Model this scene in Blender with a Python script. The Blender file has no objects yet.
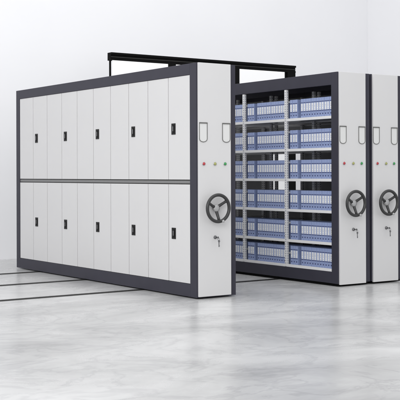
import bpy, bmesh, math, random
from mathutils import Matrix, Vector
random.seed(7)
scene = bpy.context.scene
C = scene.collection

# ------------------------------------------------------------------ camera
# World axes follow the cabinets: X across their width, Y along their length.
TH, ROLL = 0.6078, -0.0032
cam = bpy.data.cameras.new('camera')
cam.sensor_width = 36.0
cam.lens = 1031.24 / 400 * 36
cam.shift_y = -26.5 / 400
cam.clip_end = 200
camo = bpy.data.objects.new('camera', cam)
C.objects.link(camo)
camo.matrix_world = (Matrix.Translation((-5.6845, -8.2330, 1.2213)) @ Matrix.Rotation(-TH, 4, 'Z')
                     @ Matrix.Rotation(math.pi / 2, 4, 'X') @ Matrix.Rotation(ROLL, 4, 'Z'))
scene.camera = camo
scene.render.resolution_x = scene.render.resolution_y = 1024

# ------------------------------------------------------------------ light
w = bpy.data.worlds.new('World')
scene.world = w
w.use_nodes = True
bg = w.node_tree.nodes['Background']
bg.inputs['Color'].default_value = (0.97, 0.98, 1.0, 1)
bg.inputs['Strength'].default_value = 0.90


def area(name, loc, target, size, power, color=(1, 1, 1)):
    l = bpy.data.lights.new(name, 'AREA')
    l.shape = 'RECTANGLE'
    l.size, l.size_y = size
    l.energy = power
    l.color = color
    o = bpy.data.objects.new(name, l)
    C.objects.link(o)
    o.location = loc
    o.rotation_euler = (Vector(target) - Vector(loc)).to_track_quat('-Z', 'Y').to_euler()
    return o


area('softbox_overhead', (0.5, 0.5, 7.0), (1.0, 2.0, 0.0), (9, 9), 235)
area('softbox_front', (-7.5, -6.5, 4.5), (0.8, 1.5, 1.0), (5, 4), 370)
area('fill_wall', (3.5, 0.5, 6.0), (3.5, 5.5, 2.0), (10, 2), 12)  # unseen fill light, added to brighten the back wall
area('fill_left', (-7.0, -0.5, 3.0), (-2.5, 5.5, 1.0), (4, 3), 38)  # added fill with no visible source, lifts the lower left wall and doors

scene.view_settings.view_transform = 'Standard'
scene.view_settings.look = 'None'
scene.view_settings.exposure = 0.13
scene.view_settings.gamma = 1.0


# ------------------------------------------------------------------ materials
def mat(name, col, rough=0.5, metal=0.0, var=0.0, vscale=4.0, bump=0.0, bscale=200.0, spec=0.5, emit=None, coat=0.0):
    m = bpy.data.materials.new(name)
    m.use_nodes = True
    nt = m.node_tree
    b = nt.nodes['Principled BSDF']
    b.inputs['Roughness'].default_value = rough
    b.inputs['Metallic'].default_value = metal
    b.inputs['Specular IOR Level'].default_value = spec
    b.inputs['Coat Weight'].default_value = coat
    b.inputs['Base Color'].default_value = (*col, 1)
    tc = nt.nodes.new('ShaderNodeTexCoord')
    if var:
        n = nt.nodes.new('ShaderNodeTexNoise')
        n.inputs['Scale'].default_value = vscale
        n.inputs['Detail'].default_value = 4
        r = nt.nodes.new('ShaderNodeValToRGB')
        r.color_ramp.elements[0].position = 0.3
        r.color_ramp.elements[1].position = 0.7
        r.color_ramp.elements[0].color = (*[c * (1 - var) for c in col], 1)
        r.color_ramp.elements[1].color = (*[min(1, c * (1 + var)) for c in col], 1)
        nt.links.new(tc.outputs['Object'], n.inputs['Vector'])
        nt.links.new(n.outputs['Fac'], r.inputs['Fac'])
        nt.links.new(r.outputs['Color'], b.inputs['Base Color'])
    if bump:
        n2 = nt.nodes.new('ShaderNodeTexNoise')
        n2.inputs['Scale'].default_value = bscale
        bp = nt.nodes.new('ShaderNodeBump')
        bp.inputs['Strength'].default_value = bump
        bp.inputs['Distance'].default_value = 0.001
        nt.links.new(tc.outputs['Object'], n2.inputs['Vector'])
        nt.links.new(n2.outputs['Fac'], bp.inputs['Height'])
        nt.links.new(bp.outputs['Normal'], b.inputs['Normal'])
    if emit:
        b.inputs['Emission Color'].default_value = (*emit[0], 1)
        b.inputs['Emission Strength'].default_value = emit[1]
    return m


def floor_material():
    m = bpy.data.materials.new('polished_grey_floor')
    m.use_nodes = True
    nt = m.node_tree
    L = nt.links.new
    b = nt.nodes['Principled BSDF']
    tc = nt.nodes.new('ShaderNodeTexCoord')
    mp = nt.nodes.new('ShaderNodeMapping')
    mp.inputs['Rotation'].default_value = (0, 0, TH)
    mp.inputs['Scale'].default_value = (0.55, 0.8, 1)
    L(tc.outputs['Object'], mp.inputs['Vector'])
    big = nt.nodes.new('ShaderNodeTexNoise')
    big.inputs['Scale'].default_value = 1.1
    big.inputs['Detail'].default_value = 8
    big.inputs['Roughness'].default_value = 0.62
    big.inputs['Distortion'].default_value = 0.5
    L(mp.outputs['Vector'], big.inputs['Vector'])
    r = nt.nodes.new('ShaderNodeValToRGB')
    r.color_ramp.elements[0].position = 0.32
    r.color_ramp.elements[1].position = 0.66
    r.color_ramp.elements[0].color = (0.37, 0.37, 0.37, 1)
    r.color_ramp.elements[1].color = (0.60, 0.60, 0.597, 1)
    L(big.outputs['Fac'], r.inputs['Fac'])
    vein = nt.nodes.new('ShaderNodeTexNoise')
    vein.inputs['Scale'].default_value = 2.6
    vein.inputs['Detail'].default_value = 5
    vein.inputs['Roughness'].default_value = 0.6
    vein.inputs['Distortion'].default_value = 1.0
    L(mp.outputs['Vector'], vein.inputs['Vector'])
    r2 = nt.nodes.new('ShaderNodeValToRGB')
    r2.color_ramp.elements[0].position = 0.46
    r2.color_ramp.elements[0].color = (1, 1, 1, 1)
    r2.color_ramp.elements[1].position = 0.54
    r2.color_ramp.elements[1].color = (1, 1, 1, 1)
    e = r2.color_ramp.elements.new(0.5)
    e.color = (0.78, 0.78, 0.79, 1)
    L(vein.outputs['Fac'], r2.inputs['Fac'])
    mx = nt.nodes.new('ShaderNodeMix')
    mx.data_type = 'RGBA'
    mx.blend_type = 'MULTIPLY'
    mx.inputs['Factor'].default_value = 0.6
    L(r.outputs['Color'], mx.inputs['A'])
    L(r2.outputs['Color'], mx.inputs['B'])
    L(mx.outputs['Result'], b.inputs['Base Color'])
    rr = nt.nodes.new('ShaderNodeMapRange')
    rr.inputs['To Min'].default_value = 0.16
    rr.inputs['To Max'].default_value = 0.38
    L(big.outputs['Fac'], rr.inputs['Value'])
    L(rr.outputs['Result'], b.inputs['Roughness'])
    bn = nt.nodes.new('ShaderNodeTexNoise')
    bn.inputs['Scale'].default_value = 5
    bn.inputs['Detail'].default_value = 3
    L(tc.outputs['Object'], bn.inputs['Vector'])
    bp = nt.nodes.new('ShaderNodeBump')
    bp.inputs['Strength'].default_value = 0.07
    bp.inputs['Distance'].default_value = 0.01
    L(bn.outputs['Fac'], bp.inputs['Height'])
    L(bp.outputs['Normal'], b.inputs['Normal'])
    return m


M = dict(
    floor=floor_material(),
    wall=mat('white_plaster', (0.805, 0.805, 0.82), 0.9, var=0.012, vscale=0.8, bump=0.15, bscale=120, spec=0.2),
    board=mat('bright_white_board', (0.95, 0.95, 0.95), 0.8, spec=0.2),
    light=mat('light_grey_powder_coat', (0.615, 0.61, 0.61), 0.42, var=0.012, vscale=2.0, bump=0.12, bscale=900),
    dark=mat('dark_grey_powder_coat', (0.033, 0.032, 0.046), 0.5, var=0.06, vscale=5.0, bump=0.12, bscale=900, spec=0.3),
    inner=mat('dark_inner_steel', (0.045, 0.045, 0.042), 0.6, var=0.1),
    rail_grey=mat('grey_steel_strip', (0.17, 0.17, 0.17), 0.4),
    shelf=mat('light_shelf_steel', (0.70, 0.70, 0.70), 0.38, var=0.01),
    black=mat('black_steel', (0.003, 0.003, 0.003), 0.7, spec=0.1),
    blackp=mat('black_plastic', (0.006, 0.006, 0.006), 0.4, spec=0.2),
    chrome=mat('polished_metal', (0.62, 0.62, 0.63), 0.22, metal=1.0),
    steel=mat('key_steel', (0.17, 0.17, 0.175), 0.35, metal=0.8),
    ink=mat('grey_print', (0.36, 0.37, 0.42), 0.7),
    added_backing=mat('added_mid_grey_sheet', (0.34, 0.34, 0.35), 0.5),
    under=mat('olive_grey_underside', (0.13, 0.135, 0.115), 0.6),
    track=mat('worn_track_steel', (0.022, 0.022, 0.021), 0.5, metal=0.3, var=0.3, vscale=9),
    hub=mat('satin_hub_metal', (0.42, 0.42, 0.42), 0.35, metal=0.6),
    wheel=mat('wheel_rubber', (0.026, 0.026, 0.026), 0.38, bump=0.3, bscale=400),
    line=mat('grey_outline', (0.10, 0.10, 0.095), 0.4),
    card=mat('pale_card', (0.66, 0.66, 0.65), 0.5),
    blue=mat('blue_binder_card', (0.25, 0.31, 0.51), 0.45, var=0.06, vscale=30),
    navy=mat('navy_binder_band', (0.035, 0.045, 0.13), 0.5),
    slot=mat('upright_slot_shadow', (0.30, 0.31, 0.36), 0.6),
    paper=mat('white_label_paper', (0.76, 0.77, 0.79), 0.7),
    red=mat('red_lamp_lens', (0.40, 0.02, 0.03), 0.25, coat=0.5),
    yellow=mat('yellow_lamp_lens', (0.32, 0.33, 0.10), 0.25, coat=0.5),
    green=mat('green_lamp_lens', (0.02, 0.26, 0.06), 0.25, coat=0.5),
)


# ------------------------------------------------------------------ mesh helpers
class MB:
    """Collects shapes into one bmesh with material slots."""
    def __init__(self, *mats):
        self.bm = bmesh.new()
        self.mats = mats

    def box(self, a, b, mi=0, bevel=0.0):
        r = bmesh.ops.create_cube(self.bm, size=1)
        vs = r['verts']
        a, b = Vector(a), Vector(b)
        for v in vs:
            v.co = Vector([(a[i] + b[i]) / 2 + v.co[i] * (b[i] - a[i]) for i in range(3)])
        fs = {f for v in vs for f in v.link_faces}
        for f in fs:
            f.material_index = mi
        if bevel:
            es = list({e for v in vs for e in v.link_edges})
            bmesh.ops.bevel(self.bm, geom=es, offset=bevel, segments=2, affect='EDGES', profile=0.5)
        return self

    def ring_sweep(self, pts, r, mi=0, closed=True, n=10):
        """tube of radius r along a closed or open path"""
        N = len(pts)
        rings = []
        for i in range(N):
            p = Vector(pts[i])
            if closed:
                t = (Vector(pts[(i + 1) % N]) - Vector(pts[i - 1])).normalized()
            else:
                t = (Vector(pts[min(i + 1, N - 1)]) - Vector(pts[max(i - 1, 0)])).normalized()
            up = Vector((0, 1, 0)) if abs(t.y) < 0.9 else Vector((0, 0, 1))
            s = t.cross(up).normalized()
            q = s.cross(t)
            rr = r[i] if isinstance(r, (list, tuple)) else r
            rings.append([self.bm.verts.new(p + rr * (math.cos(2 * math.pi * k / n) * s + math.sin(2 * math.pi * k / n) * q)) for k in range(n)])
        M_ = N if closed else N - 1
        for i in range(M_):
            a, b = rings[i], rings[(i + 1) % N]
            for k in range(n):
                f = self.bm.faces.new((a[k], a[(k + 1) % n], b[(k + 1) % n], b[k]))
                f.material_index = mi
                f.smooth = True
        if not closed:
            for rg in (rings[0], rings[-1]):
                f = self.bm.faces.new(rg)
                f.material_index = mi
        return self

    def lathe(self, prof, c, mi=0, n=24, axis=(0, -1, 0)):
        """prof: (radius, height along axis) pairs"""
        ax = Vector(axis).normalized()
        s = ax.orthogonal().normalized()
        q = ax.cross(s)
        rings = []
        for r, h in prof:
            r = max(r, 1e-4)
            rings.append([self.bm.verts.new(Vector(c) + ax * h + r * (math.cos(2 * math.pi * k / n) * s + math.sin(2 * math.pi * k / n) * q)) for k in range(n)])
        for a, b in zip(rings, rings[1:]):
            for k in range(n):
                f = self.bm.faces.new((a[k], a[(k + 1) % n], b[(k + 1) % n], b[k]))
                f.material_index = mi
                f.smooth = True
        for rg in (rings[0], rings[-1]):
            f = self.bm.faces.new(rg)
            f.material_index = mi
        return self

    def build(self, name, parent=None, loc=(0, 0, 0)):
        bmesh.ops.recalc_face_normals(self.bm, faces=self.bm.faces)
        me = bpy.data.meshes.new(name)
        self.bm.to_mesh(me)
        self.bm.free()
        for m in self.mats:
            me.materials.append(m)
        o = bpy.data.objects.new(name, me)
        C.objects.link(o)
        o.location = loc
        o.parent = parent
        return o


def tag(o, label=None, cat=None, group=None, kind=None):
    for k, v in (('label', label), ('category', cat), ('group', group), ('kind', kind)):
        if v:
            o[k] = v
    return o


def empty(name, loc):
    o = bpy.data.objects.new(name, None)
    C.objects.link(o)
    o.location = loc
    o.empty_display_size = 0.2
    return o


def copy_tree(o, parent=None):
    c = o.copy()
    C.objects.link(c)
    c.parent = parent
    for ch in list(o.children):
        copy_tree(ch, c)
    return c


# ------------------------------------------------------------------ setting
f = MB(M['floor'])
vs = [f.bm.verts.new(p) for p in ((-14, -14, 0), (14, -14, 0), (14, 14, 0), (-14, 14, 0))]
f.bm.faces.new(vs)
tag(f.build('floor'), 'pale grey polished marble floor', kind='structure')
WU, WV = 5.5, 7.606
tag(MB(M['wall']).box((-14, WU, -0.01), (WV + 0.2, WU + 0.2, 7.0)).build('wall_back'), 'plain white wall behind the cabinets', kind='structure')
tag(MB(M['wall']).box((WV, -6, -0.01), (WV + 0.2, WU - 0.001, 7.0)).build('wall_right'), 'plain white side wall at the right', kind='structure')

# ------------------------------------------------------------------ floor rails
for k, (u, lab) in enumerate(((1.02, 'dark steel floor track nearest the front, running on between the cabinets'),
                              (2.28, 'dark steel floor track in the middle of the three at left'),
                              (3.48, 'dark steel floor track farthest back, close to the rear wall'))):
    r = MB(M['track'], M['inner'])
    r.box((-9, u - 0.036, 0.0), (6.4, u - 0.012, 0.006), 0)
    r.box((-9, u + 0.012, 0.0), (6.4, u + 0.036, 0.006), 0)
    r.box((-9, u - 0.0118, 0.0), (6.4, u + 0.0118, 0.003), 1)
    tag(r.build('floor_rail'), lab, 'floor rail', 'rails set in the floor')

# ------------------------------------------------------------------ overhead black gantry
GU = 4.42
g = empty('overhead_frame', (1.57, GU, 0))
tag(g, 'tall black steel portal frame rising behind the cabinets with white infill', 'frame')
b = MB(M['black'], M['inner'])
b.box((0, -0.055, 2.90), (3.38, -0.035, 2.93), 0)
b.box((0, -0.035, 2.82), (3.38, 0.055, 2.9297), 0)
b.box((0, -0.045, 2.82), (3.38, -0.0352, 2.845), 0)
b.box((0.004, -0.037, 2.866), (3.376, -0.0348, 2.872), 1)
b.build('beam', g)
for v0, v1, d in ((0.0, 0.020, 0.012), (0.955, 1.09, 0.05), (2.14, 2.255, 0.05), (3.155, 3.17, 0.05), (3.21, 3.37, 0.05)):
    MB(M['black']).box((v0, -d, 0), (v1, d, 2.8198)).build('leg', g)
b2 = MB(M['board'])
b2.box((0.0205, -0.046, 0.9), (3.15, -0.036, 2.8195))
b2.build('infill_panel', g)

# ------------------------------------------------------------------ cabinets
W, LEN, H = 0.474, 4.11, 2.30
LX = 0.203


def end_fittings(root, pw=0.400, ht=0.0, hv=0.0):
    """light end panel with card holders, lamps, hand wheel and lock"""
    p = MB(M['light'])
    p.box((0.014, -0.024, 0.022), (pw, -0.0005, 2.2992 + ht), 0, 0.0025)
    p.build('end_panel', root)
    for v in (0.019 + hv, 0.296 + hv):
        h = MB(M['line'])
        x0, x1, zt, zb = v, v + 0.092, 1.712 + ht, 1.528 + ht
        c = 0.03
        pts = [(x0, zt), (x1, zt), (x1, zb + c)]
        for k in range(1, 6):
            a = k / 6 * math.pi
            pts.append((x0 + 0.046 + 0.046 * math.cos(a) ** 1 if True else 0, zb + c - c * math.sin(a)))
        pts.append((x0, zb + c))
        h.ring_sweep([(x, -0.0275, z) for x, z in pts], 0.0032, n=8)
        h.box((x0 - 0.002, -0.032, zt - 0.004), (x1 + 0.002, -0.0243, zt + 0.006), 0)
        ho = h.build('card_holder', root)
        cd = MB(M['card'])
        vs = [cd.bm.verts.new((x, -0.0262, z)) for x, z in pts]
        cd.bm.faces.new(vs)
        ex = bmesh.ops.extrude_face_region(cd.bm, geom=list(cd.bm.faces))
        for e in ex['geom']:
            if isinstance(e, bmesh.types.BMVert):
                e.co.y += 0.0017
        cd.build('card', ho)
    for v, m in ((0.070, 'red'), (0.203, 'yellow'), (0.325, 'green')):
        l = MB(M['chrome'])
        l.lathe([(0.019, 0), (0.019, 0.004), (0.0155, 0.006), (0.0150, 0.003)], (v, -0.0242, 1.316 + ht))
        lo = l.build('indicator_lamp', root)
        lo['label'] = m + ' round indicator lamp'
        d = MB(M[m])
        d.lathe([(0.0145, 0), (0.0145, 0.006), (0.011, 0.011), (0.005, 0.013)], (v, -0.0274, 1.316 + ht))
        d.build('lens', lo)
    # hand wheel
    wc = (0.193 + hv * 1.5, 0.882 + 1.2 * ht)
    R = 0.130
    wo = MB(M['wheel'])
    yr = -0.095
    pts = [(wc[0] + R * math.cos(a), yr, wc[1] + R * math.sin(a)) for a in [2 * math.pi * k / 48 for k in range(48)]]
    wo.ring_sweep(pts, 0.0165, n=12)
    wr = wo.build('hand_wheel', root)
    for deg in (35, 155, 275):
        a = math.radians(deg)
        s = MB(M['wheel'])
        s.ring_sweep([(wc[0] + q * math.cos(a), y, wc[1] + q * math.sin(a)) for q, y in ((0.02, -0.058), (0.05, -0.066), (0.09, -0.082), (0.128, -0.095))],
                     [0.017, 0.015, 0.0135, 0.015], closed=False)
        s.build('spoke', wr)
    hb = MB(M['hub'])
    hb.lathe([(0.024, 0), (0.024, 0.022), (0.034, 0.024), (0.036, 0.045), (0.030, 0.052), (0.010, 0.054)], (wc[0], -0.0242, wc[1]))
    hb.build('hub', wr)
    # knob standing on the rim
    a = math.radians(285)
    kb = MB(M['hub'])
    kb.lathe([(0.008, 0), (0.008, 0.01), (0.012, 0.012), (0.014, 0.024), (0.010, 0.030), (0.004, 0.031)],
             (wc[0] + R * math.cos(a), -0.110, wc[1] + R * math.sin(a)))
    kb.build('knob', wr)
    lk = MB(M['steel'], M['blackp'])
    lk.lathe([(0.017, 0), (0.017, 0.006), (0.012, 0.010), (0.012, 0.018), (0.006, 0.019)], (LX, -0.0242, 0.596 + 1.6 * ht))
    lk.box((LX - 0.0015, -0.0445, 0.590 + 1.6 * ht), (LX + 0.0015, -0.0430, 0.602 + 1.6 * ht), 1)
    lk.build('lock', root)


def key(x, y, z, lab):
    """a key standing in the lock with its twin hanging from a ring"""
    k = MB(M['steel'])
    k.box((-0.0012, -0.026, -0.005), (0.0012, 0.0, 0.005))                     # blade in the lock
    k.lathe([(0.011, 0), (0.011, 0.0022)], (-0.0011, -0.034, 0), axis=(1, 0, 0))
    pts = [(0.0, -0.040 - 0.002 * math.cos(t), -0.014 + 0.012 * math.sin(t)) for t in [2 * math.pi * i / 20 for i in range(20)]]
    k.ring_sweep([(p[0] + 0.012 * math.cos(2 * math.pi * i / 20), -0.040, p[2]) for i, p in enumerate(pts)], 0.0016, n=6)
    k.lathe([(0.012, 0), (0.012, 0.0025)], (0.008, -0.036, -0.036), axis=(0, -1, 0))
    k.box((0.002, -0.0385, -0.092), (0.012, -0.0360, -0.046), 0, 0.0006)
    k.box((0.0115, -0.0384, -0.088), (0.0155, -0.0362, -0.076), 0)
    o = k.build('key', None, (x, y, z))
    tag(o, lab, 'key', 'keys hanging in the cabinet locks')


def make_door(z0, z1, root, u0, width, handle):
    d = MB(M['light'])
    d.box((0, 0, 0), (0.02, width, z1 - z0), 0, 0.0015)
    do = d.build('door', root, (0.005, u0, z0))
    if handle:
        zc = (1.668 if z0 > 1 else 0.622) - z0
        yc = width - 0.092
        h = MB(M['blackp'], M['chrome'])
        h.box((-0.005, yc - 0.036, zc - 0.056), (0.0005, yc + 0.036, zc + 0.056), 0, 0.002)
        h.box((-0.010, yc - 0.012, zc - 0.040), (-0.0045, yc + 0.010, zc + 0.040), 0, 0.002)
        h.box((-0.0112, yc - 0.005, zc - 0.022), (-0.0098, yc + 0.001, zc + 0.026), 1)
        h.build('handle', do)
    return do


# ---- the closed cabinet, near left
c1 = empty('mobile_cabinet', (0, 0, 0))
tag(c1, 'long closed cabinet with two tiers of grey doors, nearest the viewer at left', 'cabinet', 'mobile storage cabinets')
f = MB(M['dark'])
f.box((0, 0, 0.012), (W, 0.112, H), 0, 0.002)
f.box((0, LEN - 0.10, 0.012), (W, LEN, H), 0, 0.002)
f.box((0, 0.1122, 2.190), (W, LEN - 0.1002, H - 0.0005), 0, 0.002)
f.box((0, 0.1122, 0.0125), (W, LEN - 0.1002, 0.138), 0, 0.002)
f.build('frame', c1)
MB(M['inner']).box((0.03, 0.1125, 0.1385), (W - 0.022, LEN - 0.1005, 2.1895)).build('carcass', c1)
MB(M['light']).box((W - 0.0215, 0.1125, 0.1385), (W - 0.002, LEN - 0.1005, 2.1895)).build('back_panel', c1)
mr = MB(M['rail_grey'], M['black'])
mr.box((0.008, 0.1125, 1.123), (0.0298, LEN - 0.1005, 1.152), 0)
mr.build('middle_rail', c1)
pitch = (LEN - 0.10 - 0.113) / 10
for tier, (z0, z1) in enumerate(((0.1415, 1.114), (1.161, 2.187))):
    for i in range(10):
        make_door(z0, z1, c1, 0.1135 + i * pitch + 0.005, pitch - 0.010, i % 2 == 0)
end_fittings(c1)
key(LX, -0.0425, 0.596, 'small silver key hanging in the lock of the long closed cabinet')

# ---- open shelving cabinets
TIERS = [1.812, 1.468, 1.130, 0.785, 0.440, 0.156]         # underside of each shelf
UPR = [0.878, 1.669, 2.455, 3.242]
LIP = 0.030


def upright(root, u, front=True):
    v0 = 0.004 if front else W - 0.055
    p = MB(M['shelf'], M['slot'])
    p.box((v0, u - 0.019, 0.157), (v0 + 0.03, u + 0.019, 2.172), 0, 0.0015)
    z = 0.19
    while z < 2.16:
        p.box((v0 - 0.0008, u - 0.0075, z), (v0 + 0.001, u + 0.0075, z + 0.0135), 1)
        p.box((v0 + 0.009, u - 0.0198, z), (v0 + 0.021, u - 0.0188, z + 0.0135), 1)
        z += 0.027
    return p.build('upright', root)


def shelving(v, lab, added_backing):
    c = empty('mobile_cabinet', (v, 0, 0))
    tag(c, lab, 'cabinet', 'mobile storage cabinets')
    f = MB(M['dark'])
    f.box((0, 0, 0.03), (W, 0.10, H + 0.010), 0, 0.002)
    f.box((0, LEN - 0.10, 0.03), (W, LEN, H + 0.010), 0, 0.002)
    for a, b_ in ((0.0, 0.025), (W - 0.025, W)):
        f.box((a, 0.1002, 2.175), (b_, LEN - 0.1002, H + 0.0095), 0, 0.002)
        f.box((a, 0.1002, 0.031), (b_, LEN - 0.1002, 0.154), 0, 0.002)
    f.build('frame', c)
    t = MB(M['under'])
    t.box((0.0255, 0.1005, 2.262), (W - 0.0255, LEN - 0.1005, 2.299))
    t.build('top_panel', c)
    s = MB(M['black'])
    s.box((0.02, 0.012, 0.007), (W - 0.02, LEN - 0.012, 0.0298))
    s.build('plinth', c)
    for u in UPR:
        upright(c, u, True)
        upright(c, u, False)
    for u in UPR:
        zz = 0.30
        while zz < 2.1:
            d = MB(M['shelf'])
            d.box((0.0345, u - 0.004, zz), (W - 0.0555, u + 0.004, zz + 0.02))
            d.build('side_brace', c)
            zz += 0.345
    edges = [0.1005] + UPR + [LEN - 0.1005]
    for z in TIERS:
        for a, b_ in zip(edges, edges[1:]):
            a2 = a + (0.0195 if a > 0.2 else 0.0)
            b2 = b_ - (0.0195 if b_ < LEN - 0.2 else 0.0)
            sh = MB(M['shelf'])
            sh.box((0.002, a2 + 0.0005, z), (0.0185, b2 - 0.0005, z + LIP), 0, 0.0012)
            sh.box((0.0187, a2 + 0.0005, z + LIP - 0.016), (W - 0.019, b2 - 0.0005, z + LIP - 0.0145 + 0.012))
            sh.box((W - 0.0187, a2 + 0.0005, z), (W - 0.003, b2 - 0.0005, z + LIP), 0)
            sh.build('shelf', c)
    for (u0, u1, z0, z1) in added_backing:
        MB(M['added_backing']).box((W - 0.002, u0, z0), (W - 0.0005, u1, z1)).build('back_panel', c)  # added sheets, put in to darken the gaps seen above the binders
    end_fittings(c, 0.392, 0.010, -0.010)
    return c


V2, V3 = 1.840, 2.334
c2 = shelving(V2, 'open shelving cabinet filled with blue binders, first to the right of the closed one', [])
key(V2 + LX, -0.0425, 0.612, 'small silver key hanging in the lock of the cabinet with blue binders')
c3 = shelving(V3, 'rightmost cabinet, packed against the shelving with blue binders, cut by the frame',
              [(0.10, 1.70, 0.157, 2.182), (1.70, 2.30, 0.157, 0.97), (1.70, 2.30, 1.75, 2.182), (2.30, 4.0, 0.157, 2.182)])  # opening left in the added sheets so the bright wall shows through
key(V3 + LX, -0.0425, 0.612, 'small silver key hanging in the lock of the rightmost cabinet')

# ------------------------------------------------------------------ binders
BW, BH, BD = 0.0430, 0.213, 0.26


def make_binder():
    m = MB(M['blue'], M['navy'])
    m.box((0, 0.0008, 0), (BD, BW - 0.0008, BH), 0, 0.0025)
    m.box((-0.0006, 0.0020, 0.166), (0.0006, BW - 0.0020, 0.173), 1)
    m.box((-0.0006, 0.0020, 0.066), (0.0006, BW - 0.0020, 0.073), 1)
    o = m.build('file_binder')
    s = MB(M['paper'], M['ink'])
    s.box((-0.0012, 0.007, 0.078), (0.0004, BW - 0.007, 0.160))
    for a, b_ in ((0.146, 0.153), (0.125, 0.138), (0.108, 0.119), (0.086, 0.096)):
        s.box((-0.0015, BW / 2 - 0.0045, a), (-0.0011, BW / 2 + 0.0045, b_), 1)
    s.build('spine_label', o)
    q = MB(M['navy'])
    q.lathe([(0.0085, 0), (0.0085, 0.0008), (0.006, 0.0014)], (-0.0001, BW / 2, 0.035), axis=(-1, 0, 0), n=12)
    q.build('finger_ring', o)
    return o


proto = make_binder()
ORD = ['first', 'second', 'third', 'fourth', 'fifth', 'sixth', 'seventh', 'eighth', 'ninth', 'tenth', 'eleventh', 'twelfth', 'thirteenth', 'fourteenth', 'fifteenth']
SH = ['top', 'second', 'third', 'fourth', 'fifth', 'bottom']
bays = [(0.104, 'in the bay beside the dark end post'), (0.900, 'in the bay left of the middle upright'), (1.692, 'in the bay left of the far upright')]
first = True
for ti, z in enumerate(TIERS):
    for bi, (u0, btxt) in enumerate(bays):
        spots = [u0 + 0.004 + k * (BW + 0.0006) for k in range(12)]
        spots += [u0 + 0.585 + k * (BW + 0.0006) for k in range(3)]
        if bi == 2:
            spots = spots[:10]
        for k, u in enumerate(spots):
            if first:
                o = proto
                first = False
            else:
                o = copy_tree(proto)
            n = len(spots) - 1 - k
            bay = 'bay by end post' if bi == 0 else 'left bay'
            if bi == 2:
                txt = 'blue binder left of the far upright, %s from it, %s shelf' % (ORD[k], SH[ti])
            elif k >= 12:
                txt = 'blue binder, %s from left in row of three, %s shelf, %s' % (ORD[14 - k], SH[ti], bay)
            else:
                txt = 'blue binder, %s from left in row of twelve, %s shelf, %s' % (ORD[11 - k], SH[ti], bay)
            o.location = (V2 + 0.022 + random.uniform(0, 0.004), u, z + LIP - 0.0023)
            tag(o, txt, 'binder', 'blue file binders standing on the open shelves')
